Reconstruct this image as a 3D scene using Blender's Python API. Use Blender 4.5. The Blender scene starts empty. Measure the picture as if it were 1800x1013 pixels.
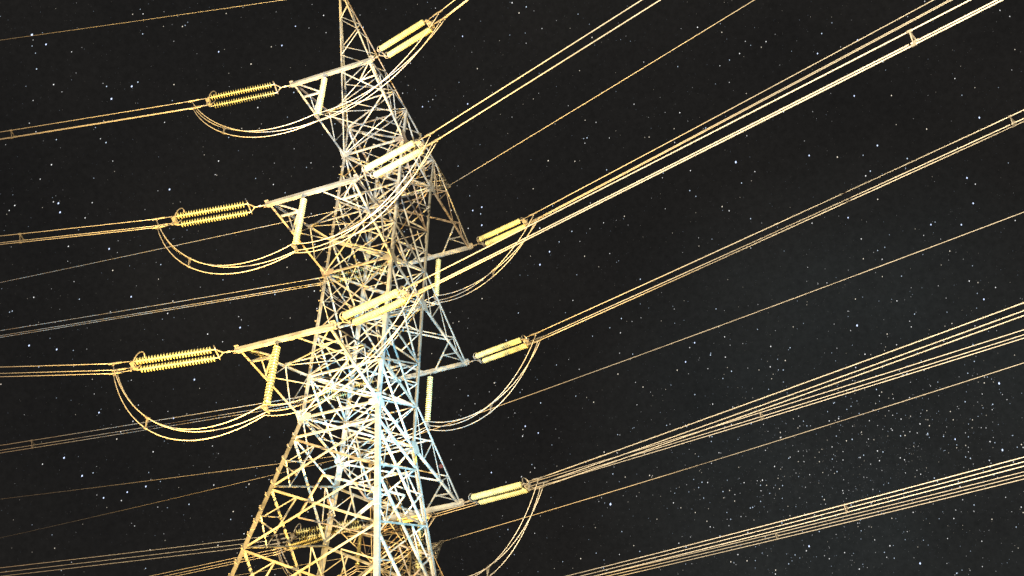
import bpy, math, random
import numpy as np
from mathutils import Vector, Matrix
random.seed(7)
rng = np.random.default_rng(11)
S = bpy.context.scene
COL = S.collection
H = 41.0                                   # height of the middle crossarm above the ground

# ------------------------------------------------------------------ camera
FPX = 2026.73                              # focal length in photograph pixels (1800 wide)
def axes(pitch, yaw, roll):
    th, ya, ro = map(math.radians, (pitch, yaw, roll))
    f = Vector((math.sin(ya)*math.cos(th), math.cos(ya)*math.cos(th), math.sin(th)))
    r = f.cross(Vector((0, 0, 1))).normalized(); u = r.cross(f)
    return f, math.cos(ro)*r + math.sin(ro)*u, -math.sin(ro)*r + math.cos(ro)*u
CF, CR, CU = axes(43.193, -20.279, 0.076)
CAM = Vector((21.101, -37.261, H - 39.565))
cam_d = bpy.data.cameras.new('camera'); cam = bpy.data.objects.new('camera', cam_d); COL.objects.link(cam)
cam_d.lens = 36*FPX/1800; cam_d.sensor_width = 36; cam_d.clip_end = 9000; cam_d.clip_start = .1
cam.matrix_world = Matrix(((CR.x, CU.x, -CF.x, CAM.x), (CR.y, CU.y, -CF.y, CAM.y), (CR.z, CU.z, -CF.z, CAM.z), (0, 0, 0, 1)))
S.camera = cam

# ------------------------------------------------------------------ night sky
W = bpy.data.worlds.new('World'); S.world = W; W.use_nodes = True
nt = W.node_tree; nt.nodes.clear()
def N(nt, t, **k):
    n = nt.nodes.new(t)
    for a, v in k.items(): setattr(n, a, v)
    return n
out = N(nt, 'ShaderNodeOutputWorld'); bg = N(nt, 'ShaderNodeBackground')
tc = N(nt, 'ShaderNodeTexCoord')
n1 = N(nt, 'ShaderNodeTexNoise'); n1.inputs['Scale'].default_value = 3.2; n1.inputs['Detail'].default_value = 5
n2 = N(nt, 'ShaderNodeTexNoise'); n2.inputs['Scale'].default_value = 9; n2.inputs['Detail'].default_value = 6
ramp = N(nt, 'ShaderNodeValToRGB')
ramp.color_ramp.elements[0].position = .30; ramp.color_ramp.elements[0].color = (.0090, .0088, .0088, 1)
ramp.color_ramp.elements[1].position = .72; ramp.color_ramp.elements[1].color = (.0172, .0160, .0146, 1)
# milky-way patch: a cloud round one direction of the sky
def sky_dir(px, py): return (CF + CR*((px-900)/FPX) - CU*((py-506.5)/FPX)).normalized()
MW = sky_dir(1530, 800)
vm = N(nt, 'ShaderNodeVectorMath', operation='DOT_PRODUCT'); vm.inputs[1].default_value = MW
mr = N(nt, 'ShaderNodeMapRange'); mr.interpolation_type = 'SMOOTHSTEP'
mr.inputs['From Min'].default_value = math.cos(.27); mr.inputs['From Max'].default_value = math.cos(.02)
mul = N(nt, 'ShaderNodeMath', operation='MULTIPLY')
mix = N(nt, 'ShaderNodeMixRGB', blend_type='ADD'); mix.inputs['Color2'].default_value = (.0120, .0165, .0175, 1)
nt.links.new(tc.outputs['Generated'], n1.inputs['Vector']); nt.links.new(tc.outputs['Generated'], n2.inputs['Vector'])
nt.links.new(n1.outputs['Fac'], ramp.inputs['Fac'])
nt.links.new(tc.outputs['Generated'], vm.inputs[0]); nt.links.new(vm.outputs['Value'], mr.inputs['Value'])
nt.links.new(mr.outputs['Result'], mul.inputs[0]); nt.links.new(n2.outputs['Fac'], mul.inputs[1])
nt.links.new(mul.outputs[0], mix.inputs['Fac']); nt.links.new(ramp.outputs['Color'], mix.inputs['Color1'])
n3 = N(nt, 'ShaderNodeTexNoise'); n3.inputs['Scale'].default_value = 210; n3.inputs['Detail'].default_value = 5; n3.inputs['Roughness'].default_value = .75
mr2 = N(nt, 'ShaderNodeMapRange'); mr2.inputs['From Min'].default_value = .25; mr2.inputs['From Max'].default_value = .75; mr2.inputs['To Min'].default_value = .75; mr2.inputs['To Max'].default_value = 1.25
gm = N(nt, 'ShaderNodeMixRGB', blend_type='MULTIPLY'); gm.inputs['Fac'].default_value = 1.
nt.links.new(tc.outputs['Generated'], n3.inputs['Vector']); nt.links.new(n3.outputs['Fac'], mr2.inputs['Value'])
nt.links.new(mix.outputs['Color'], gm.inputs['Color1']); nt.links.new(mr2.outputs['Result'], gm.inputs['Color2'])
nt.links.new(gm.outputs['Color'], bg.inputs['Color']); bg.inputs['Strength'].default_value = 1.0
nt.links.new(bg.outputs[0], out.inputs['Surface'])

# ------------------------------------------------------------------ light: faint moon, floodlights out of view and added fill lamps
def lamp(kind, name, loc, color, power, target=None, **k):
    d = bpy.data.lights.new(name, kind); o = bpy.data.objects.new(name, d); COL.objects.link(o)
    d.color = color; d.energy = power
    for a, v in k.items(): setattr(d, a, v)
    o.location = loc
    if target is not None:
        o.rotation_euler = (Vector(target) - Vector(loc)).to_track_quat('-Z', 'Y').to_euler()
    return o
lamp('SUN', 'moon', (0, 0, 200), (.8, .88, 1), .03, target=(-60, 40, 100), angle=.009)
lamp('SPOT', 'sodium_spot', (2, -13, 1.2), (1, .59, .13), 470000, target=(0, 0, 62), spot_size=.86, spot_blend=1., shadow_soft_size=.2)
lamp('SPOT', 'sodium_spot', (-15, 28, 1.2), (1, .60, .18), 560000, target=(-17, 40, 60), spot_size=1.0, spot_blend=1., shadow_soft_size=.2)  # added lamp that lights the otherwise dark farther pylon
lamp('POINT', 'added_wire_fill', (-44, -34, 7), (1, .50, .22), 42000, shadow_soft_size=.3)  # added fill lamp, tints the receding wires brown
lamp('SPOT', 'warm_spot', (31, -58, 1.4), (1, .80, .47), 800000, target=(22, 4, 43), spot_size=1.3, spot_blend=1., shadow_soft_size=.2)
lamp('SPOT', 'warm_spot', (16, 4, 1.2), (1, .78, .48), 260000, target=(22, 30, 40), spot_size=1.2, spot_blend=1., shadow_soft_size=.2)  # added fill that brightens the farther pylon's line bundles
lamp('SPOT', 'cool_floodlight', (19, -14, 1.4), (.30, .72, 1), 300000, target=(3.4, -.4, 29.6), spot_size=.33, spot_blend=1., shadow_soft_size=.2)
lamp('SPOT', 'cool_floodlight', (38, -6, 1.6), (.34, .75, 1), 330000, target=(4.4, -.6, 28.6), spot_size=.23, spot_blend=1., shadow_soft_size=.2)
lamp('SPOT', 'cool_searchlight', (11, -34, 1.6), (.62, .82, 1), 330000, target=(-.8, -1.2, 53.6), spot_size=.22, spot_blend=1., shadow_soft_size=.2)

vs = S.view_settings; vs.view_transform = 'Standard'; vs.look = 'None'; vs.exposure = 0; vs.gamma = 1
S.cycles.max_bounces = 4

# ------------------------------------------------------------------ materials
def principled(name):
    m = bpy.data.materials.new(name); m.use_nodes = True
    return m, m.node_tree, m.node_tree.nodes['Principled BSDF']
def steel(name, dark, light, metallic=.25, rough=.5, scale=1.6, rust=0.):
    m, t, b = principled(name)
    tc = N(t, 'ShaderNodeTexCoord')
    a = N(t, 'ShaderNodeTexNoise'); a.inputs['Scale'].default_value = scale; a.inputs['Detail'].default_value = 8
    v = N(t, 'ShaderNodeTexNoise'); v.inputs['Scale'].default_value = 14; v.inputs['Detail'].default_value = 3
    mx = N(t, 'ShaderNodeMath', operation='MULTIPLY_ADD'); mx.inputs[1].default_value = .35; 
    r = N(t, 'ShaderNodeValToRGB')
    r.color_ramp.elements[0].position = .45; r.color_ramp.elements[0].color = (*dark, 1)
    r.color_ramp.elements[1].position = .85; r.color_ramp.elements[1].color = (*light, 1)
    t.links.new(tc.outputs['Object'], a.inputs['Vector']); t.links.new(tc.outputs['Object'], v.inputs['Vector'])
    t.links.new(v.outputs['Fac'], mx.inputs[0]); t.links.new(a.outputs['Fac'], mx.inputs[2])
    t.links.new(mx.outputs[0], r.inputs['Fac']); t.links.new(r.outputs['Color'], b.inputs['Base Color'])
    b.inputs['Metallic'].default_value = metallic; b.inputs['Roughness'].default_value = rough
    if rust:
        oi = N(t, 'ShaderNodeObjectInfo'); rr = N(t, 'ShaderNodeValToRGB')
        e = rr.color_ramp.elements; e[0].position = 0; e[0].color = (1, 1, 1, 1); e[1].position = 1; e[1].color = (.62, .40, .24, 1)
        for p_, c_ in ((.35, (.92, .93, .92, 1)), (.6, (.78, .76, .70, 1)), (.8, (.60, .58, .52, 1))):
            k = e.new(p_); k.color = c_
        mm = N(t, 'ShaderNodeMixRGB', blend_type='MULTIPLY'); mm.inputs['Fac'].default_value = rust
        t.links.new(oi.outputs['Random'], rr.inputs['Fac']); t.links.new(r.outputs['Color'], mm.inputs['Color1']); t.links.new(rr.outputs['Color'], mm.inputs['Color2'])
        t.links.new(mm.outputs['Color'], b.inputs['Base Color'])
    return m
M_steel = steel('galvanised_steel', (.22, .22, .215), (.46, .46, .45), rust=.75)
M_leg = steel('shaded_leg_steel', (.115, .11, .09), (.30, .295, .27), scale=.9)  # darker copy of the steel: dim light on the legs painted in
M_brace = steel('shaded_rusty_brace_steel', (.15, .145, .125), (.36, .355, .33), scale=1.1, rust=.6)  # rust varies by piece; dim light on the lower bracing painted in
M_fit = steel('fitting_steel', (.22, .21, .20), (.42, .40, .38), metallic=.5, rough=.4, scale=5)
M_wire = steel('aluminium_strand', (.42, .40, .38), (.60, .58, .56), metallic=.3, rough=.45, scale=3)
M_disc = steel('glazed_porcelain', (.37, .362, .185), (.53, .52, .30), metallic=0, rough=.22, scale=3)
M_plate = steel('dull_sign_paint', (.16, .08, .04), (.25, .13, .06), metallic=0, rough=.6, scale=6)
M_red = steel('red_sign_paint', (.05, .014, .012), (.08, .018, .015), metallic=0, rough=.5, scale=6)
M_yel = steel('yellow_sign_paint', (.50, .36, .04), (.62, .46, .06), metallic=0, rough=.5, scale=6)
M_conc = steel('concrete', (.22, .21, .20), (.36, .35, .33), metallic=0, rough=.9, scale=2)
M_ground = steel('grassy_soil', (.035, .045, .018), (.085, .08, .04), metallic=0, rough=.95, scale=.35)

# ------------------------------------------------------------------ mesh helpers
class MB:
    def __init__(s): s.v = []; s.f = []; s.smooth = False
    def add(s, V, F):
        k = len(s.v); s.v += [tuple(a) for a in V]; s.f += [tuple(i+k for i in f) for f in F]
    def build(s, name, mat, parent=None, smooth=False):
        me = bpy.data.meshes.new(name); me.from_pydata(s.v, [], s.f); me.update()
        me.materials.append(mat)
        if smooth: me.polygons.foreach_set('use_smooth', [True]*len(me.polygons))
        o = bpy.data.objects.new(name, me); COL.objects.link(o)
        if parent: o.parent = parent
        return o
    # angle-steel bar: one flange in the plane whose normal is n, the other pointing along -n
    def angle(s, p, q, w, n, t=None, flip=False, off=0.):
        p, q, n = Vector(p), Vector(q), Vector(n)
        d = (q-p); L = d.length
        if L < 1e-4: return
        d /= L; n = n - d*n.dot(d)
        if n.length < 1e-4: n = d.orthogonal()
        n.normalize(); b = d.cross(n)
        if flip: b = -b
        t = t or max(.008, w*.1)
        o = n*off - b*(w/2)
        prof = [(0, 0), (w, 0), (w, -t), (t, -t), (t, -w), (0, -w)]
        A = [p+o+b*x+n*y for x, y in prof]; B = [q+o+b*x+n*y for x, y in prof]
        F = [(i, (i+1) % 6, (i+1) % 6+6, i+6) for i in range(6)] + [(5, 4, 3, 2, 1, 0), (6, 7, 8, 9, 10, 11)]
        s.add(A+B, F)
    def box(s, p, q, w, h, up):
        p, q, up = Vector(p), Vector(q), Vector(up)
        d = (q-p).normalized(); up = (up - d*up.dot(d)).normalized(); b = d.cross(up)
        c = [(-w/2, -h/2), (w/2, -h/2), (w/2, h/2), (-w/2, h/2)]
        A = [p+b*x+up*y for x, y in c]; B = [q+b*x+up*y for x, y in c]
        s.add(A+B, [(0, 1, 5, 4), (1, 2, 6, 5), (2, 3, 7, 6), (3, 0, 4, 7), (3, 2, 1, 0), (4, 5, 6, 7)])
    # channel section: web with two flanges
    def channel(s, p, q, h, w, up, t=.012):
        p, q, up = Vector(p), Vector(q), Vector(up)
        d = (q-p).normalized(); up = (up - d*up.dot(d)).normalized(); b = d.cross(up)
        prof = [(0, -h/2), (w, -h/2), (w, -h/2+t), (t, -h/2+t), (t, h/2-t), (w, h/2-t), (w, h/2), (0, h/2)]
        A = [p+b*x+up*y for x, y in prof]; B = [q+b*x+up*y for x, y in prof]
        F = [(i, (i+1) % 8, (i+1) % 8+8, i+8) for i in range(8)] + [tuple(range(7, -1, -1)), tuple(range(8, 16))]
        s.add(A+B, F)
    def tube(s, pts, r, n=6):
        pts = [Vector(a) for a in pts]; k0 = len(s.v); prev = None
        for i, a in enumerate(pts):
            d = (pts[min(i+1, len(pts)-1)] - pts[max(i-1, 0)]).normalized()
            x = (prev - d*prev.dot(d)) if prev is not None else d.orthogonal()
            x.normalize(); prev = x; y = d.cross(x)
            s.v += [tuple(a + (x*math.cos(j*math.tau/n) + y*math.sin(j*math.tau/n))*r) for j in range(n)]
        for i in range(len(pts)-1):
            for j in range(n):
                s.f.append((k0+i*n+j, k0+i*n+(j+1) % n, k0+(i+1)*n+(j+1) % n, k0+(i+1)*n+j))
        s.f.append(tuple(k0+j for j in range(n-1, -1, -1))); s.f.append(tuple(k0+(len(pts)-1)*n+j for j in range(n)))
    def lathe(s, prof, n=14, axis='X', origin=(0, 0, 0)):
        k0 = len(s.v); O = Vector(origin)
        for x, r in prof:
            for j in range(n):
                a = j*math.tau/n; c, e = r*math.cos(a), r*math.sin(a)
                s.v.append(tuple(O + (Vector((x, c, e)) if axis == 'X' else Vector((c, e, x)))))
        for i in range(len(prof)-1):
            for j in range(n):
                s.f.append((k0+i*n+j, k0+i*n+(j+1) % n, k0+(i+1)*n+(j+1) % n, k0+(i+1)*n+j))
        s.f.append(tuple(k0+j for j in range(n-1, -1, -1))); s.f.append(tuple(k0+(len(prof)-1)*n+j for j in range(n)))
    def plate(s, poly, n, t):                      # a flat polygon with thickness t
        n = Vector(n).normalized(); P = [Vector(a) for a in poly]; k = len(P)
        s.add([a+n*t/2 for a in P]+[a-n*t/2 for a in P],
              [tuple(range(k)), tuple(range(2*k-1, k-1, -1))] + [(i, i+k, (i+1) % k+k, (i+1) % k) for i in range(k)])
    def disc(s, c, n, r, t, k=20):
        n = Vector(n).normalized(); x = n.orthogonal().normalized(); y = n.cross(x); c = Vector(c)
        s.plate([c+(x*math.cos(i*math.tau/k)+y*math.sin(i*math.tau/k))*r for i in range(k)], n, t)
    def ring(s, c, x, y, rx, ry, r, n=28):
        c, x, y = Vector(c), Vector(x).normalized(), Vector(y).normalized()
        s.tube([c+x*rx*math.cos(i*math.tau/n)+y*ry*math.sin(i*math.tau/n) for i in range(n+1)], r, 6)

def tag(o, label, cat, group=None):
    o['label'] = label; o['category'] = cat
    if group: o['group'] = group
    return o
def empty(name, loc=(0, 0, 0), parent=None):
    o = bpy.data.objects.new(name, None); COL.objects.link(o); o.location = loc; o.empty_display_size = .5
    if parent: o.parent = parent
    return o
def copy_tree(o, parent=None, skip=()):
    c = o.copy(); COL.objects.link(c); c.parent = parent
    for ch in list(o.children):
        if ch.name.split('.')[0] not in skip: copy_tree(ch, c, skip)
    return c

# ------------------------------------------------------------------ tower geometry (fitted to the photograph)
Z1, Z2, Z3, ZT, ZP = H+9.0, H, H-8.839, H+11.316, H+15.95
U = 2.353
KEYS = [(0., 1.909+.156*(Z3), 1.927+.156*Z3), (Z3, 1.909, 1.927), (Z2, 1.835, 1.93), (Z1, 1.80, 1.93), (ZT, 1.84, 1.96)]
def half(z):
    for (za, wa, da), (zb, wb, db) in zip(KEYS, KEYS[1:]):
        if z <= zb+1e-6:
            t = (z-za)/(zb-za); return wa+(wb-wa)*t, da+(db-da)*t
    return KEYS[-1][1:]
SG = {'A': (-1, -1), 'B': (1, -1), 'C': (1, 1), 'D': (-1, 1)}
def corner(k, z):
    w, d = half(z); return Vector((SG[k][0]*w, SG[k][1]*d, z))
FACES = [('A', 'B', Vector((0, -1, 0))), ('B', 'C', Vector((1, 0, 0))), ('C', 'D', Vector((0, 1, 0))), ('D', 'A', Vector((-1, 0, 0)))]
ARM = {'near': {1: (-2.13, 2.24, 7.10), 2: (-2.15, 2.24, 6.98), 3: (-2.11, 2.12, 6.95)},
       'far':  {1: (-2.10, 2.03, 7.08), 2: (-2.12, 2.08, 6.97), 3: (-2.10, 2.07, 6.95)}}
ZL = {1: Z1, 2: Z2, 3: Z3}
def tip(side, lev, e):                              # a crossarm's outer corner: e = 0 towards -X, 1 towards +X
    b0, b1, a = ARM[side][lev]
    return Vector(((b0, b1)[e], -a if side == 'near' else a, ZL[lev]))
AP, AQ = 7.5, 7.9
lerp = lambda a, b, t: Vector(a)*(1-t)+Vector(b)*t

def build_tower():
    T = empty('lattice_tower')
    # legs, one per corner, angle steel with the corner outward
    for k in 'ABCD':
        m = MB(); sx, sy = SG[k]
        for (za, zb, w) in ((0.25, Z3, .20), (Z3, Z2, .165), (Z2, Z1+.001, .14), (Z1, ZT, .12)):
            p, q = corner(k, za), corner(k, zb); t = .022
            for a, b in (((1, 0), (0, 1)),):
                pr = [(0, 0), (w, 0), (w, t), (t, t), (t, w), (0, w)]
                A = [p+Vector((-sx*x, -sy*y, 0)) for x, y in pr]; B = [q+Vector((-sx*x, -sy*y, 0)) for x, y in pr]
                F = [(i, (i+1) % 6, (i+1) % 6+6, i+6) for i in range(6)] + [(5, 4, 3, 2, 1, 0), (6, 7, 8, 9, 10, 11)]
                m.add(A+B, F)
        # splice plates
        for z in (Z3-.15, Z3-5.6, H-4.2, H+.1, H+4.9, Z1+.05, 16., 8.):
            w = .3 if z <= Z3 else .24; hh = .45 if z <= Z3 else .3
            if z in (Z3-.15, H+.1, Z1+.05): continue
            p, q = corner(k, z-hh), corner(k, z+hh)
            m.box(p+Vector((-sx*.12, sy*.006, 0)), q+Vector((-sx*.12, sy*.006, 0)), w*.7, .02, (0, 1, 0))
            m.box(p+Vector((sx*.006, -sy*.12, 0)), q+Vector((sx*.006, -sy*.12, 0)), w*.7, .02, (1, 0, 0))
        leg = m.build('leg', M_steel, T)
        leg.data.materials.append(M_leg)
        if k in 'AD':                              # shade on two lower legs, put in as a darker steel
            for f_ in leg.data.polygons: f_.material_index = 1 if f_.center.z < Z3-.2 else 0
        c = MB(); p = corner(k, 0)
        c.lathe([(-.5, .75), (.12, .75), (.2, .68), (.42, .5)], 20, 'Z', (p.x, p.y, 0)); c.build('footing', M_conc, T)
        if k == 'A':
            bm = {}
            for i in (0, 1):
                b = MB()
                if i: b.tube([Vector((-sx*.12, -sy*.03, 0)), Vector((-sx*.12, sy*.16, 0))], .016, 6); b.tube([Vector((-sx*.12, sy*.13, 0)), Vector((-sx*.12, sy*.17, 0))], .036, 6)
                else: b.tube([Vector((-sx*.03, -sy*.12, 0)), Vector((sx*.16, -sy*.12, 0))], .016, 6); b.tube([Vector((sx*.13, -sy*.12, 0)), Vector((sx*.17, -sy*.12, 0))], .036, 6)
                bm[i] = b.build('step_bolt', M_fit, leg); bm[i].location = corner(k, 21.5+.22*i)
            for i in range(2, 92):
                o = bm[i % 2].copy(); COL.objects.link(o); o.parent = leg; o.location = corner(k, 21.5+.33*i)
    # body panels, waist upwards
    ZS = [Z3, Z3+U, H-3.9, H, H+U, H+5.4, Z1, ZT]
    for fi, (a, b, n) in enumerate(FACES):
        for pi, (za, zb) in enumerate(zip(ZS, ZS[1:])):
            a0, b0, a1, b1 = corner(a, za), corner(b, za), corner(a, zb), corner(b, zb)
            m = MB(); m.angle(lerp(a0, b0, .02), lerp(a0, b0, .98), .085 if za in (Z3, Z2, Z1, Z3+U) else .065, n, off=-.012, flip=True)
            pan = m.build('lattice_panel', M_steel, T)
            if pi == len(ZS)-2: m = MB(); m.angle(lerp(a1, b1, .02), lerp(a1, b1, .98), .09, n, off=-.014); m.build('top_strut', M_steel, pan)
            m = MB(); m.angle(lerp(a0, b1, .02), lerp(a0, b1, .98), .07, n, off=-.024); m.build('diagonal_brace', M_steel, pan)
            m = MB(); m.angle(lerp(b0, a1, .02), lerp(b0, a1, .98), .07, n, off=-.120); m.build('diagonal_brace', M_steel, pan)
            # light secondary lacing beside each leg
            if zb-za > 2.4:
                for (l0, l1, r0, r1, of) in ((a0, a1, b0, b1, -.135), (b0, b1, a0, a1, -.165)):
                    m = MB(); mid = lerp(l0, l1, .5)
                    m.angle(mid, lerp(l0, r1, .27), .04, n, off=of)
                    if (fi+pi) % 2 or zb-za > 3: m.angle(mid, lerp(l1, r0, .27), .04, n, off=of-.006)
                    m.build('lattice_bar', M_steel, pan)
    # plan bracing inside the body
    for z in (Z3, Z3+U, Z2, Z2+U, Z1, ZT):
        m = MB(); A, B, C, D = (corner(k, z) for k in 'ABCD'); up = Vector((0, 0, -1))
        mid = [(A+B)/2, (B+C)/2, (C+D)/2, (D+A)/2]
        m.angle(lerp(A, C, .03), lerp(A, C, .97), .07, up, off=.02)
        m.angle(lerp(B, D, .03), lerp(B, D, .97), .07, up, off=-.09)
        for i in range(4): m.angle(mid[i], mid[(i+1) % 4], .045, up, off=-.12-.01*i)
        m.build('lattice_diaphragm', M_steel, T)
    # spread lower body
    LV = [Z3, Z3-1.15, Z3-3.9, Z3-6.95, Z3-10.6, Z3-15.2, Z3-20.8, 4.6, 0.5]
    for fi, (a, b, n) in enumerate(FACES):
        nn = n.copy(); nn.z = -.156; nn.normalize()
        for pi, (zb, za) in enumerate(zip(LV, LV[1:])):
            a0, b0, a1, b1 = corner(a, za), corner(b, za), corner(a, zb), corner(b, zb)
            big = pi > 0
            m = MB()
            if pi in (0, 1, 4, 6, 7): m.angle(lerp(a1, b1, .01), lerp(a1, b1, .99), .085, nn, off=-.03, flip=True)
            pan = None
            if not big:
                pan = m.build('lattice_panel', M_steel, T)
                m = MB()
                for s_, e_ in ((a1, b1), (b1, a1)): m.angle(s_, lerp(lerp(a0, b0, .5), a0 if s_ is a1 else b0, .3), .06, nn, off=-.05)
                m.build('lattice_bar', M_steel, pan); continue
            if pi == 7:
                m.angle(a0, lerp(a1, b1, .5), .13, nn, off=-.05); m.angle(b0, lerp(a1, b1, .5), .13, nn, off=-.06)
                pan = m.build('lattice_panel', M_steel, T); continue
            pan = m.build('lattice_panel', M_steel, T) if m.v else empty('lattice_panel', (0, 0, 0), T)
            # redundant triangles beside each leg
            for (l0, l1, r0, r1, sd) in ((a0, a1, b0, b1, 0), (b0, b1, a0, a1, 1)):
                mid = lerp(l0, l1, .5); o = -.20-.02*sd; m = MB()
                d1 = lerp(l0, r1, .22); d2 = lerp(l1, r0, .24)
                m.angle(mid, d1, .055, nn, off=o); m.angle(mid, d2, .05, nn, off=o-.006); m.angle(d2, d1, .05, nn, off=o-.012)
                m.build('lattice_bar', M_steel, pan)
            for (s_, e_, of, fl) in ((a0, b1, -.03, False), (b0, a1, -.17, False)):
                d = MB(); d.angle(lerp(s_, e_, .01), lerp(s_, e_, .99), .085, nn, off=of, flip=fl)
                d.angle(lerp(s_, e_, .02), lerp(s_, e_, .98), .04, nn, off=of-.02, flip=not fl)
                d.build('diagonal_brace', M_brace, pan)
    # hip braces between neighbouring faces of the spread body
    for z in (Z3-3.9, Z3-10.6, Z3-20.8):
        m = MB(); P = [(corner(a, z)+corner(b, z))/2 for a, b, n in FACES]
        for i in range(4): m.angle(P[i], P[(i+1) % 4], .08, (0, 0, -1), off=-.02*i)
        m.build('lattice_diaphragm', M_steel, T)
    # gusset plates at the waist and crossarm roots
    for z in (Z3, Z2, Z1):
        for k in 'ABCD':
            sx, sy = SG[k]; p = corner(k, z); m = MB()
            y = sy*.026; x = sx*.026
            m.plate([p+Vector((sx*.04, y, .34)), p+Vector((-sx*.50, y, .10)), p+Vector((-sx*.50, y, -.16)), p+Vector((sx*.04, y, -.34))], (0, 1, 0), .014)
            m.plate([p+Vector((x, sy*.42, .08)), p+Vector((x, sy*.08, .34)), p+Vector((x, -sy*.45, .12)), p+Vector((x, -sy*.45, -.14)), p+Vector((x, sy*.08, -.30)), p+Vector((x, sy*.42, -.08))], (1, 0, 0), .014)
            m.build('gusset_plate', M_steel, T)
    # crossarms
    for side in ('near', 'far'):
        s = -1 if side == 'near' else 1
        root = ('A', 'B') if side == 'near' else ('D', 'C')
        for lev in (1, 2, 3):
            z = ZL[lev]; zu = min(z+U, ZT)
            c = [corner(k, z) for k in root]; u = [corner(k, zu) for k in root]; t = [tip(side, lev, 0), tip(side, lev, 1)]
            up = Vector((0, 0, -1)); m = MB()
            p60 = [lerp(c[i], t[i], .60) for i in (0, 1)]
            # bottom plane lacing
            m.angle(c[0], p60[1], .06, up, off=-.02); m.angle(c[1], p60[0], .06, up, off=-.10)
            # top plane lacing
            q35 = [lerp(u[i], t[i], .36) for i in (0, 1)]; q70 = [lerp(u[i], t[i], .72) for i in (0, 1)]
            m.angle(u[0], q35[1], .045, up, off=-.02); m.angle(u[1], q35[0], .045, up, off=-.09)
            m.angle(q35[0], q70[1], .04, up, off=-.03); m.angle(q35[0], q35[1], .05, up, off=-.15)
            # side lacing
            for i, sx in ((0, -1), (1, 1)):
                nx = Vector((sx, 0, 0))
                seq = [lerp(c[i], t[i], .20), q35[i], lerp(c[i], t[i], .58), q70[i], lerp(c[i], t[i], .84)]
                for j in range(len(seq)-1): m.angle(seq[j], seq[j+1], .042, nx, off=-.03-.006*j)
                m.angle(u[i], seq[0], .042, nx, off=-.05)
            arm = m.build('cross_arm', M_steel, T)
            for i, sx in ((0, -1), (1, 1)):
                nx = Vector((sx, 0, 0))
                d = MB(); d.angle(c[i], t[i]+Vector((0, s*.06, 0)), .10, nx, off=.0, flip=(sx*s > 0)); d.build('lower_chord', M_steel, arm)
                d = MB(); d.angle(u[i], t[i]+Vector((0, 0, .12)), .08, nx, off=.018, flip=(sx*s < 0)); d.build('upper_tie', M_steel, arm)
                # knee brace from the chord to the end beam
                kb = lerp(t[i], t[1-i], .42); d = MB(); km = lerp(p60[i], kb, .52)
                d.angle(p60[i], kb, .08, up, off=-.03)
                d.angle(lerp(c[i], t[i], .815), km, .085, up, off=-.045); d.angle(t[i], km, .06, up, off=-.13)
                d.build('knee_brace', M_steel, arm)
            # end beam: two channels back to back with a slot between
            d = MB(); e0, e1 = t[0]+Vector((-.12, 0, 0)), t[1]+Vector((.12, 0, 0))
            d.channel(e0+Vector((0, s*.09, .0)), e1+Vector((0, s*.09, .0)), .18, .08, (0, 0, s), .016)
            d.channel(e1+Vector((0, -s*.09, .0)), e0+Vector((0, -s*.09, .0)), .18, .08, (0, 0, s), .016)
            for f in (.0, .3, .58, 1.): q_ = lerp(e0, e1, .03+.94*f); d.box(q_+Vector((0, -.1, -.10)), q_+Vector((0, .1, -.10)), .22, .012, (0, 0, 1))
            d.build('end_beam', M_steel, arm)
            for i, sx in ((0, -1), (1, 1)):
                d = MB(); q_ = t[i]+Vector((sx*.10, 0, 0))
                d.plate([q_+Vector((-sx*.2, 0, -.14)), q_+Vector((sx*.14, 0, -.14)), q_+Vector((sx*.14, 0, .14)), q_+Vector((-sx*.2, 0, .14))], (0, 1, 0), .03)
                d.box(q_+Vector((0, -.16, .15)), q_+Vector((0, .16, .15)), .2, .02, (0, 0, 1))
                d.build('hanger_plate', M_fit, arm)
    # earth-wire horns
    for side, tp in (('near', Vector((0, -AP, ZP))), ('far', Vector((0, AQ, ZP+.1)))):
        root = ('A', 'B') if side == 'near' else ('D', 'C'); s = -1 if side == 'near' else 1
        uu = [corner(k, ZT) for k in root]; ll = [corner(k, Z1) for k in root]
        tt = [tp+Vector((-.10, 0, 0)), tp+Vector((.10, 0, 0))]
        m = MB(); st = (0, .17, .33, .48, .61, .73, .83, .91, .97)
        TT = lambda A, i, f: lerp(A[i], tt[i], f)
        for i, sx in ((0, -1), (1, 1)):
            nx = Vector((sx, 0, .2))
            for j in range(len(st)-1):
                a_, b_ = (uu, ll) if j % 2 == 0 else (ll, uu)
                m.angle(TT(a_, i, st[j]), TT(b_, i, st[j+1]), .04, nx, off=-.02-.004*j)
        for A, o in ((uu, -.03), (ll, -.05)):
            for j in range(len(st)-1):
                i = j % 2; m.angle(TT(A, i, st[j]), TT(A, 1-i, st[j+1]), .04, (0, s*.5, 1 if A is uu else -1), off=o-.004*j)
        horn = m.build('earth_wire_horn', M_steel, T)
        for A, nm in ((uu, 'upper_chord'), (ll, 'lower_chord')):
            for i, sx in ((0, -1), (1, 1)):
                d = MB(); d.angle(A[i], tt[i]+Vector((0, 0, .06 if A is uu else -.06)), .07, (sx, 0, 0), flip=(sx*s > 0) ^ (A is uu)); d.build(nm, M_steel, horn)
        d = MB(); d.plate([tp+Vector((-.2, 0, -.14)), tp+Vector((.2, 0, -.14)), tp+Vector((.2, 0, .14)), tp+Vector((-.2, 0, .14))], (0, 1, 0), .03); d.build('hanger_plate', M_fit, horn)
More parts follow.
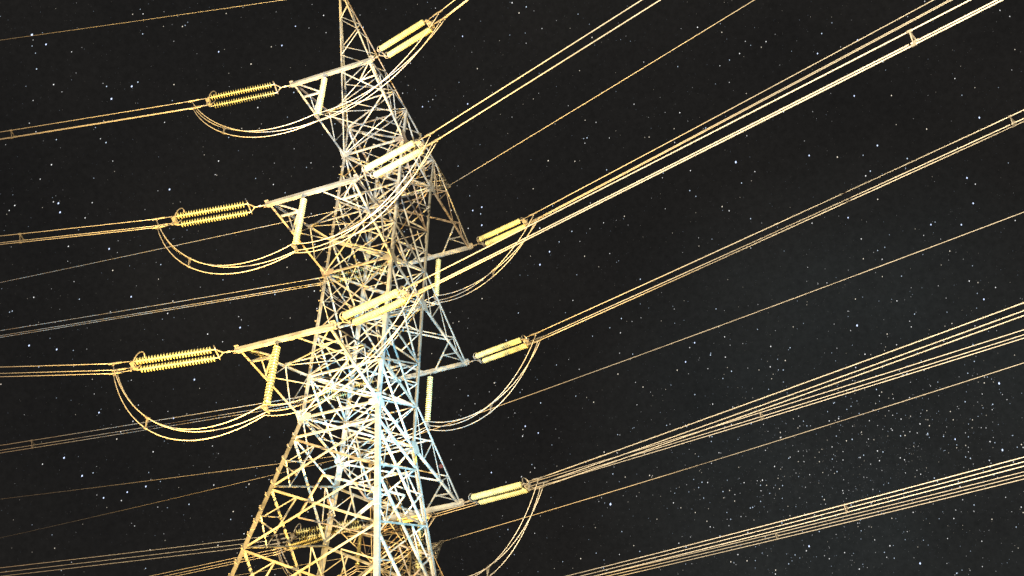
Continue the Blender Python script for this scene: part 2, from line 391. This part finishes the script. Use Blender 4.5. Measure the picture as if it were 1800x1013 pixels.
    # round phase plates
    for (px, n, mat) in ((corner('D', Z3-1.5)+Vector((.05, -.35, -.5)), (.2, -1, -.2), M_plate), (corner('C', Z3-.75)+Vector((.05, -.25, 0)), (1, .3, 0), M_yel),
                         (lerp(corner('C', Z3), tip('far', 3, 1), .55)+Vector((.0, 0, .75)), (.5, -1, 0), M_red)):
        m = MB(); m.disc(px, n, .11 if mat is M_red else .17, .012); m.build('phase_plate', mat, T)
    return T

T1 = tag(build_tower(), 'tall steel lattice pylon lit gold and blue-white, its legs running out of the picture bottom', 'pylon', 'lattice pylons')
T2OFF = Vector((-17.3, 40.2, 0))
T2 = copy_tree(T1, None, ('step_bolt', 'phase_plate')); T2.location = T2OFF
tag(T2, 'second lattice pylon farther off, seen through the lower bracing of the tall one', 'pylon', 'lattice pylons')

# ------------------------------------------------------------------ insulator sets
OFFS = [(-.21, .12), (.21, .12), (0, -.24)]          # three sub-conductors round the bundle's centre (sideways, up)
LSET = 5.17
def disc_string(m, x0, x1, yo, zo, n, axis='X'):
    st = (x1-x0)/n; prof = []
    for i in range(n):
        x = x0+i*st
        prof += [(x, .022), (x+st*.16, .034), (x+st*.38, .036), (x+st*.44, .146), (x+st*.52, .155), (x+st*.61, .14), (x+st*.68, .034), (x+st*.86, .022)]
    prof.append((x1, .03))
    m.lathe(prof, 14, axis, (0, yo, zo) if axis == 'X' else (yo, zo, 0))
def make_set():
    R = empty('strain_insulator')
    m = MB(); m.tube([(.0, 0, 0), (.58, 0, 0)], .024, 8); m.ring((.0, 0, 0), (1, 0, 0), (0, 0, 1), .07, .05, .018, 14); m.ring((.30, 0, 0), (1, 0, 0), (0, 1, 0), .08, .04, .016, 14); m.build('link_rod', M_fit, R)
    m = MB()
    for y in (-.265, .265): m.box((.52, 0, 0), (.78, y, 0), .05, .03, (0, 0, 1))
    m.box((.78, -.29, 0), (.78, .29, 0), .06, .034, (0, 0, 1))
    yp = m.build('yoke_plate', M_fit, R)
    m = MB(); m.ring((.80, .25, .06), (.35, 0, 1), (0, 1, 0), .16, .14, .018); m.ring((.80, -.25, .06), (.35, 0, 1), (0, 1, 0), .16, .14, .018); m.build('arcing_ring', M_fit, yp)
    for y in (-.265, .265):
        m = MB(); disc_string(m, .92, 4.12, y, 0, 25); s = m.build('insulator_string', M_disc, R, smooth=True)
        for xa in (.77, 4.10): m = MB(); m.tube([(xa, y, 0), (xa+.16, y, 0)], .03, 8); m.build('end_fitting', M_fit, s)
    m = MB(); m.plate([(4.20, -.29, 0), (4.30, -.31, 0), (4.42, -.22, 0), (4.42, .22, 0), (4.30, .31, 0), (4.20, .29, 0)], (0, 0, 1), .03)
    m.plate([(4.28, 0, .16), (4.44, 0, .16), (4.44, 0, -.27), (4.36, 0, -.27)], (0, 1, 0), .025)
    yp = m.build('yoke_plate', M_fit, R)
    m = MB(); m.ring((4.08, .12, .20), (-.5, 0, 1), (.0, 1, 0), .38, .28, .026); m.tube([(4.3, .12, -.02), (4.30, .12, -.10)], .02); m.build('corona_ring', M_fit, yp)
    for y, z in OFFS:
        m = MB(); m.tube([(4.38, y*.9, z*.9), (LSET-.28, y, z)], .018, 6)
        m.tube([(LSET-.42, y, z), (LSET-.3, y, z), (LSET+.16, y, z)], .042, 8)
        m.tube([(LSET-.1, y, z), (LSET-.06, y, z-.14)], .035, 8); m.build('tension_clamp', M_fit, R)
    return R
def frame(S_, dirn, slope):
    """matrix at an arm's corner: X along the string, Y level, Z up"""
    x = Vector((dirn.x, dirn.y, slope)).normalized(); y = Vector((0, 0, 1)).cross(x).normalized(); z = x.cross(y)
    return Matrix(((x.x, y.x, z.x, S_.x), (x.y, y.y, z.y, S_.y), (x.z, y.z, z.z, S_.z), (0, 0, 0, 1)))
PR, PL = -.381, -.2264
DR = Vector((math.cos(PR), math.sin(PR), 0)); DL = Vector((-math.cos(PL), math.sin(PL), 0))
CRV = {1: .0006, 0: .0007}
NAMES = {1: 'top', 2: 'middle', 3: 'bottom'}
# (side, level, end) -> (string slope, wire slope)
SL = {('near', 1, 1): (-.2398, -.0303), ('near', 2, 1): (-.2385, -.1271), ('near', 3, 1): (-.2108, -.1522),
      ('far', 1, 1): (-.2063, -.1337), ('far', 2, 1): (-.2144, -.1311), ('far', 3, 1): (-.2098, -.1298),
      ('near', 1, 0): (-.1725, -.0983), ('near', 2, 0): (-.1178, -.0232), ('near', 3, 0): (-.0883, .0642),
      ('far', 1, 0): (-.1631, -.1126), ('far', 2, 0): (-.1822, -.1098), ('far', 3, 0): (-.1384, -.0622)}
SL2 = {('near', 1, 1): (-.2769, -.1848), ('near', 1, 0): (-.2864, -.173), ('near', 2, 1): (-.0875, -.1666), ('far', 1, 1): (-.2875, -.1771)}
proto_set = make_set(); first = [True]
def spacer_mesh():
    m = MB(); P = [Vector((0, y, z)) for y, z in OFFS]
    for i in range(3): m.box(P[i], P[(i+1) % 3], .05, .03, (1, 0, 0)); m.tube([P[i]-Vector((.07, 0, 0)), P[i]+Vector((.07, 0, 0))], .045, 8)
    return m
def place_set(att, d, ts, label, group):
    r = proto_set if first[0] else copy_tree(proto_set)
    first[0] = False; r.matrix_world = frame(att, d, ts)
    tag(r, label, 'insulator', group); return r
def clampM(att, d, ts):
    F = frame(att, d, ts); return F
def conductor(att, d, ts, ws, cv, label, spac=(), length=300., r=.023):
    F = frame(att, d, ts); y = F.to_3x3() @ Vector((0, 1, 0)); z = F.to_3x3() @ Vector((0, 0, 1))
    C0 = F @ Vector((LSET, 0, 0))
    R = empty('conductor_bundle', C0); tag(R, label, 'power line', 'three-wire power line bundles')
    ls = [0.] + [length*(i/70)**1.35 for i in range(1, 71)]
    pt = lambda l: Vector((d.x*l, d.y*l, ws*l+.5*cv*l*l))
    for oy, oz in OFFS:
        m = MB(); o = y*oy+z*oz; m.tube([pt(l)+o for l in ls], r if d.x > 0 else .015, 6); m.build('conductor', M_wire, R, smooth=True)
    for l in spac:
        sp = spacer_mesh().build('spacer', M_fit, R); tng = (pt(l+.1)-pt(l)).normalized()
        sp.matrix_local = Matrix(((tng.x, y.x, z.x, pt(l).x), (tng.y, y.y, z.y, pt(l).y), (tng.z, y.z, z.z, pt(l).z), (0, 0, 0, 1)))
    return R
def jumper_post(top, label, length=3.45):
    R = empty('jumper_insulator', top)
    m = MB(); m.tube([(0, 0, -.02), (0, 0, -.30)], .022, 8); m.build('hanger_rod', M_fit, R)
    m = MB(); disc_string(m, -(length-.28), -.26, 0, 0, 20, 'Z'); m.build('insulator_string', M_disc, R, smooth=True)
    m = MB(); m.tube([(0, 0, -(length-.3)), (0, 0, -(length-.12))], .03, 8); m.plate([(-.05, 0, -(length-.14)), (.05, 0, -(length-.14)), (.05, .26, -length), (.05, .26, -length-.05), (-.05, -.26, -length-.05), (-.05, -.26, -length)], (1, 0, 0), .03); m.build('yoke_plate', M_fit, R)
    return tag(R, label, 'insulator', 'insulators hanging under the crossarms')
def jumper(attL, tsL, attR, tsR, low, hL, hR, label, sp=(.42,), spR=()):
    FL, FR = frame(attL, DL, tsL), frame(attR, DR, tsR)
    R = empty('jumper_cable', low); tag(R, label, 'cable', 'slack jumper cables under the crossarms')
    Bo = [(Vector((0, .21, .0)), 1), (Vector((0, -.21, .0)), 0), (Vector((0, 0, -.25)), 2)]   # outward sides matched to the frames
    curves = {}
    for k in range(3):
        oy, oz = OFFS[k]
        a = FL @ Vector((LSET-.06, oy, oz-.12)); b = FR @ Vector((LSET-.06, -oy, oz-.12))
        bl = low + Vector((0, -oy*1.0 * (-1), oz-.02))
        kk = 1+.05*(k-1)
        def half_curve(p, q, h, n=26):
            hv = Vector((q.x-p.x, q.y-p.y, 0)); R_ = []
            P1 = p+hv*.19-Vector((0, 0, 1.6*h*kk)); P2 = q-hv*.42-Vector((0, 0, .95*h*kk))
            for i in range(n+1):
                t = i/n; u_ = 1-t
                R_.append(p*u_**3+P1*3*u_*u_*t+P2*3*u_*t*t+q*t**3)
            return R_
        pts = half_curve(a, bl, hL)[:-1] + half_curve(b, bl, hR)[::-1]
        curves[k] = pts
        m = MB(); m.tube([p-low for p in pts], .020, 6); m.build('conductor', M_wire, R, smooth=True)
    for t in sp+tuple(1+x for x in spR):
        i = int(t*26) if t < 1 else int(26+(t-1)*26)
        P = [curves[k][i]-low for k in range(3)]; m = MB()
        for j in range(3):
            m.box(P[j], P[(j+1) % 3], .05, .03, (1, 0, .3)); dd = (curves[j][i+1]-curves[j][i]).normalized()
            m.tube([P[j]-dd*.08, P[j]+dd*.08], .045, 8)
        m.build('spacer', M_fit, R)
    return R

SIDE = {'near': 'near', 'far': 'far'}
ENDW = {0: 'receding behind', 1: 'rising overhead'}
SPAC = {('near', 3, 1): (19.5,), ('far', 2, 1): (24.4,), ('near', 1, 0): (9.5,), ('near', 2, 0): (6.6,), ('far', 2, 0): (14.8,)}
for side in ('near', 'far'):
    for lev in (1, 2, 3):
        for e in (0, 1):
            ts, ws = SL[(side, lev, e)]; d = DR if e else DL; att = tip(side, lev, e)+Vector(((.16 if e else -.16), 0, 0))
            place_set(att, d, ts, f'twin yellow insulator string on the tall pylon\'s {side} {NAMES[lev]} crossarm, ' + ('overhead side' if e else 'receding side'), 'strain insulators on the tall pylon')
            conductor(att, d, ts, ws, CRV[e], f'three-wire line from the tall pylon\'s {side} {NAMES[lev]} crossarm, ' + ENDW[e], SPAC.get((side, lev, e), ()), 300. if not (e and side == 'near') else 260.)
        top = Vector((-.28 if side == 'near' else .05, tip(side, lev, 0).y, ZL[lev]-.12))
        jumper_post(top, f'upright yellow insulator hanging under the tall pylon\'s {side} {NAMES[lev]} crossarm')
        hl, hr = {('near', 1): (1.5, 1.4), ('near', 2): (1.85, 1.9), ('near', 3): (1.95, 1.6), ('far', 1): (1.6, 1.4), ('far', 2): (1.9, 1.9), ('far', 3): (2.2, 2.3)}[(side, lev)]
        jumper(tip(side, lev, 0)+Vector((-.16, 0, 0)), SL[(side, lev, 0)][0], tip(side, lev, 1)+Vector((.16, 0, 0)), SL[(side, lev, 1)][0], top-Vector((0, 0, 3.45)), hl, hr,
               f'three slack cables looping under the tall pylon\'s {side} {NAMES[lev]} crossarm', (.42,) if side == 'near' else (.5,), (.5,) if side == 'far' else ())
for (side, lev, e), (ts, ws) in SL2.items():
    d = DR if e else DL; att = tip(side, lev, e)+T2OFF+Vector(((.16 if e else -.16), 0, 0))
    place_set(att, d, ts, f'twin insulator string on the farther pylon\'s {side} {NAMES[lev]} crossarm, ' + ('overhead side' if e else 'behind the tall leg'), 'strain insulators on the farther pylon')
    conductor(att, d, ts, ws, CRV[e], f'three-wire line from the farther pylon\'s {side} {NAMES[lev]} crossarm, ' + ENDW[e], {('near', 1, 1): (28.1,), ('near', 2, 1): (31.9,), ('far', 1, 1): (26.4,)}.get((side, lev, e), ()))
top = Vector((-.28, tip('near', 1, 0).y, Z1-.12))+T2OFF
jumper_post(top, 'upright yellow insulator hanging under the farther pylon\'s near top crossarm')
jumper(tip('near', 1, 0)+T2OFF, -.2864, tip('near', 1, 1)+T2OFF, -.2769, top-Vector((0, 0, 3.45)), 2., 1.6, 'slack cables looping under the farther pylon\'s near top crossarm')

def earth(start, d, ws, cv, label, r=.0135, length=300.):
    m = MB(); ls = [length*(i/70)**1.3 for i in range(71)]
    m.tube([Vector((d.x*l, d.y*l, ws*l+.5*cv*l*l)) for l in ls], r, 6)
    o = m.build('earth_wire', M_wire, None, smooth=True); o.location = start
    return tag(o, label, 'wire', 'single earth wires')
Pn, Qn = Vector((0, -AP, ZP)), Vector((0, AQ, ZP+.1))
earth(Pn, DL, -.0622, .0007, 'faint thin wire from the tall pylon\'s near peak, highest of the single wires', r=.008)
earth(Pn, DR, -.09, .0006, 'thin wire leaving the tall pylon\'s near peak towards the viewer')
earth(Qn, DL, -.1891, .0007, 'thin wire from the tall pylon\'s far peak, passing behind the middle crossarm')
earth(Qn, DR, -.1095, .0006, 'thin golden wire from the tall pylon\'s far peak rising towards the viewer', r=.019)
earth(Pn+T2OFF, DL, -.0772, .0007, 'dim thin wire from the farther pylon\'s near peak, the flatter of two')
earth(Pn+T2OFF, Vector((-1, 0, 0)), -.028, .0007, 'dim thin wire from the farther pylon\'s near peak, the steeper of two')
earth(Qn+T2OFF, DL, -.1163, .0007, 'dim thin wire from the farther pylon\'s far peak behind the leg bracing')
earth(Pn+T2OFF, DR, -.1911, .0006, 'thin golden wire from the farther pylon\'s near peak, above the thickest fan of lines', r=.023)
earth(Qn+T2OFF, DR, -.1675, .0006, 'thin golden wire from the farther pylon\'s far peak, below the thickest fan of lines', r=.023)

# ------------------------------------------------------------------ ground
m = MB(); n = 60; L = 1600.
xs = np.sign(np.linspace(-1, 1, n+1))*np.abs(np.linspace(-1, 1, n+1))**2*L
for j in range(n+1):
    for i in range(n+1):
        d_ = math.hypot(xs[i], xs[j]); m.v.append((xs[i], xs[j], (random.uniform(-.1, .1) if d_ > 14 else 0) - .02))
for j in range(n):
    for i in range(n): k = j*(n+1)+i; m.f.append((k, k+1, k+n+2, k+n+1))
g = m.build('ground', M_ground); g['kind'] = 'structure'

# ------------------------------------------------------------------ stars: tiny far-off lights all over the dome of the sky
RS = 4000.
def star_mesh(name, dirs, rad, cols):
    V = []; F = []; CO = []
    for d, r, c in zip(dirs, rad, cols):
        d = Vector(d); zz = (Vector((.18, .0, 1)) - d*d.dot(Vector((.18, 0, 1)))).normalized(); x = d.cross(zz); P = d*RS; r = r*RS
        k = len(V); V += [P+x*r, P+zz*r*1.5, P-x*r, P-zz*r*1.5, P+d*r, P-d*r]
        F += [(k+a, k+b, k+t) for a, b in ((0, 1), (1, 2), (2, 3), (3, 0)) for t in (4, 5)]; CO += [c]*8
    me = bpy.data.meshes.new(name); me.from_pydata([tuple(v) for v in V], [], F); me.update()
    at = me.color_attributes.new('glow', 'FLOAT_COLOR', 'CORNER')
    at.data.foreach_set('color', np.repeat(np.array(CO, dtype=np.float32), 3, axis=0).ravel())
    mt = bpy.data.materials.new('starlight'); mt.use_nodes = True; t = mt.node_tree; t.nodes.clear()
    o_ = N(t, 'ShaderNodeOutputMaterial'); e = N(t, 'ShaderNodeEmission'); a = N(t, 'ShaderNodeVertexColor'); a.layer_name = 'glow'
    t.links.new(a.outputs['Color'], e.inputs['Color']); t.links.new(e.outputs[0], o_.inputs['Surface'])
    mt.cycles.emission_sampling = 'NONE'
    me.materials.append(mt); ob = bpy.data.objects.new(name, me); COL.objects.link(ob); return ob
dirs = []; rad = []; cols = []
def star(d, px, b):
    t = rng.random(); tint = (.68, .82, 1.) if t < .35 else ((1, 1, 1) if t < .75 else (1., .90, .74))
    dirs.append(d); rad.append(px/FPX); cols.append((tint[0]*b, tint[1]*b, tint[2]*b, 1))
nst = 0
while nst < 85000:
    d = rng.normal(size=3); d /= np.linalg.norm(d)
    if d[2] < .02: continue
    u = rng.random(); mag = u**9
    star(d, .32+.6*mag, .09+1.3*mag); nst += 1
mw = np.array(MW); t1 = np.array(CR); t2 = np.array(CU)
for i in range(3400):                                # the crowded patch of the milky way
    a, b = rng.normal(size=2); k_ = 1. if i % 3 else .5; a, b = (a*.14+b*.05)*k_, b*.085*k_
    d = mw+t1*a+t2*b; d /= np.linalg.norm(d); mag = rng.random()**5
    star(d, .30+.55*mag, .10+1.2*mag)
for px, py, s_ in ((1300, 268, 2.2), (875, 597, 2.2), (1078, 874, 2.3), (1515, 557, 2.0), (1767, 659, 2.1), (1773, 777, 2.), (53, 41, 2.2), (230, 133, 1.9), (194, 155, 1.9), (78, 58, 1.6), (384, 72, 1.5), (496, 61, 1.5),
                   (297, 316, 1.8), (103, 356, 1.8), (100, 340, 1.8), (190, 421, 1.7), (229, 506, 1.6), (422, 561, 1.8), (48, 592, 1.7), (97, 599, 1.7), (341, 653, 1.8), (304, 721, 1.7), (110, 791, 1.8), (142, 823, 1.8),
                   (172, 711, 1.6), (180, 862, 1.5), (222, 852, 1.5), (255, 842, 1.6), (850, 348, 1.6), (850, 380, 1.7), (834, 354, 1.5), (953, 450, 1.8), (970, 427, 1.6), (927, 736, 1.6), (950, 748, 1.4), (867, 818, 1.4), (1227, 588, 1.5), (1211, 622, 1.5),
                   (1516, 51, 1.5), (1445, 75, 1.4), (1510, 150, 1.5), (1430, 256, 1.6), (1732, 188, 1.7), (1551, 238, 1.6), (1710, 295, 1.6), (1721, 340, 1.6), (1646, 378, 1.5), (1700, 378, 1.5), (1499, 366, 1.4), (1740, 510, 1.6), (1689, 758, 1.5), (1627, 978, 1.9), (1430, 948, 1.8), (686, 950, 1.6), (565, 846, 1.3), (816, 45, 1.3), (745, 170, 1.3), (825, 165, 1.4), (520, 27, 1.2)):
    dirs.append(sky_dir(px, py)); rad.append(s_*.72/FPX); cols.append((1.1, 1.3, 1.8, 1))
st = star_mesh('stars', dirs, rad, cols); st['kind'] = 'stuff'; st['label'] = 'white and bluish stars scattered over the black night sky'
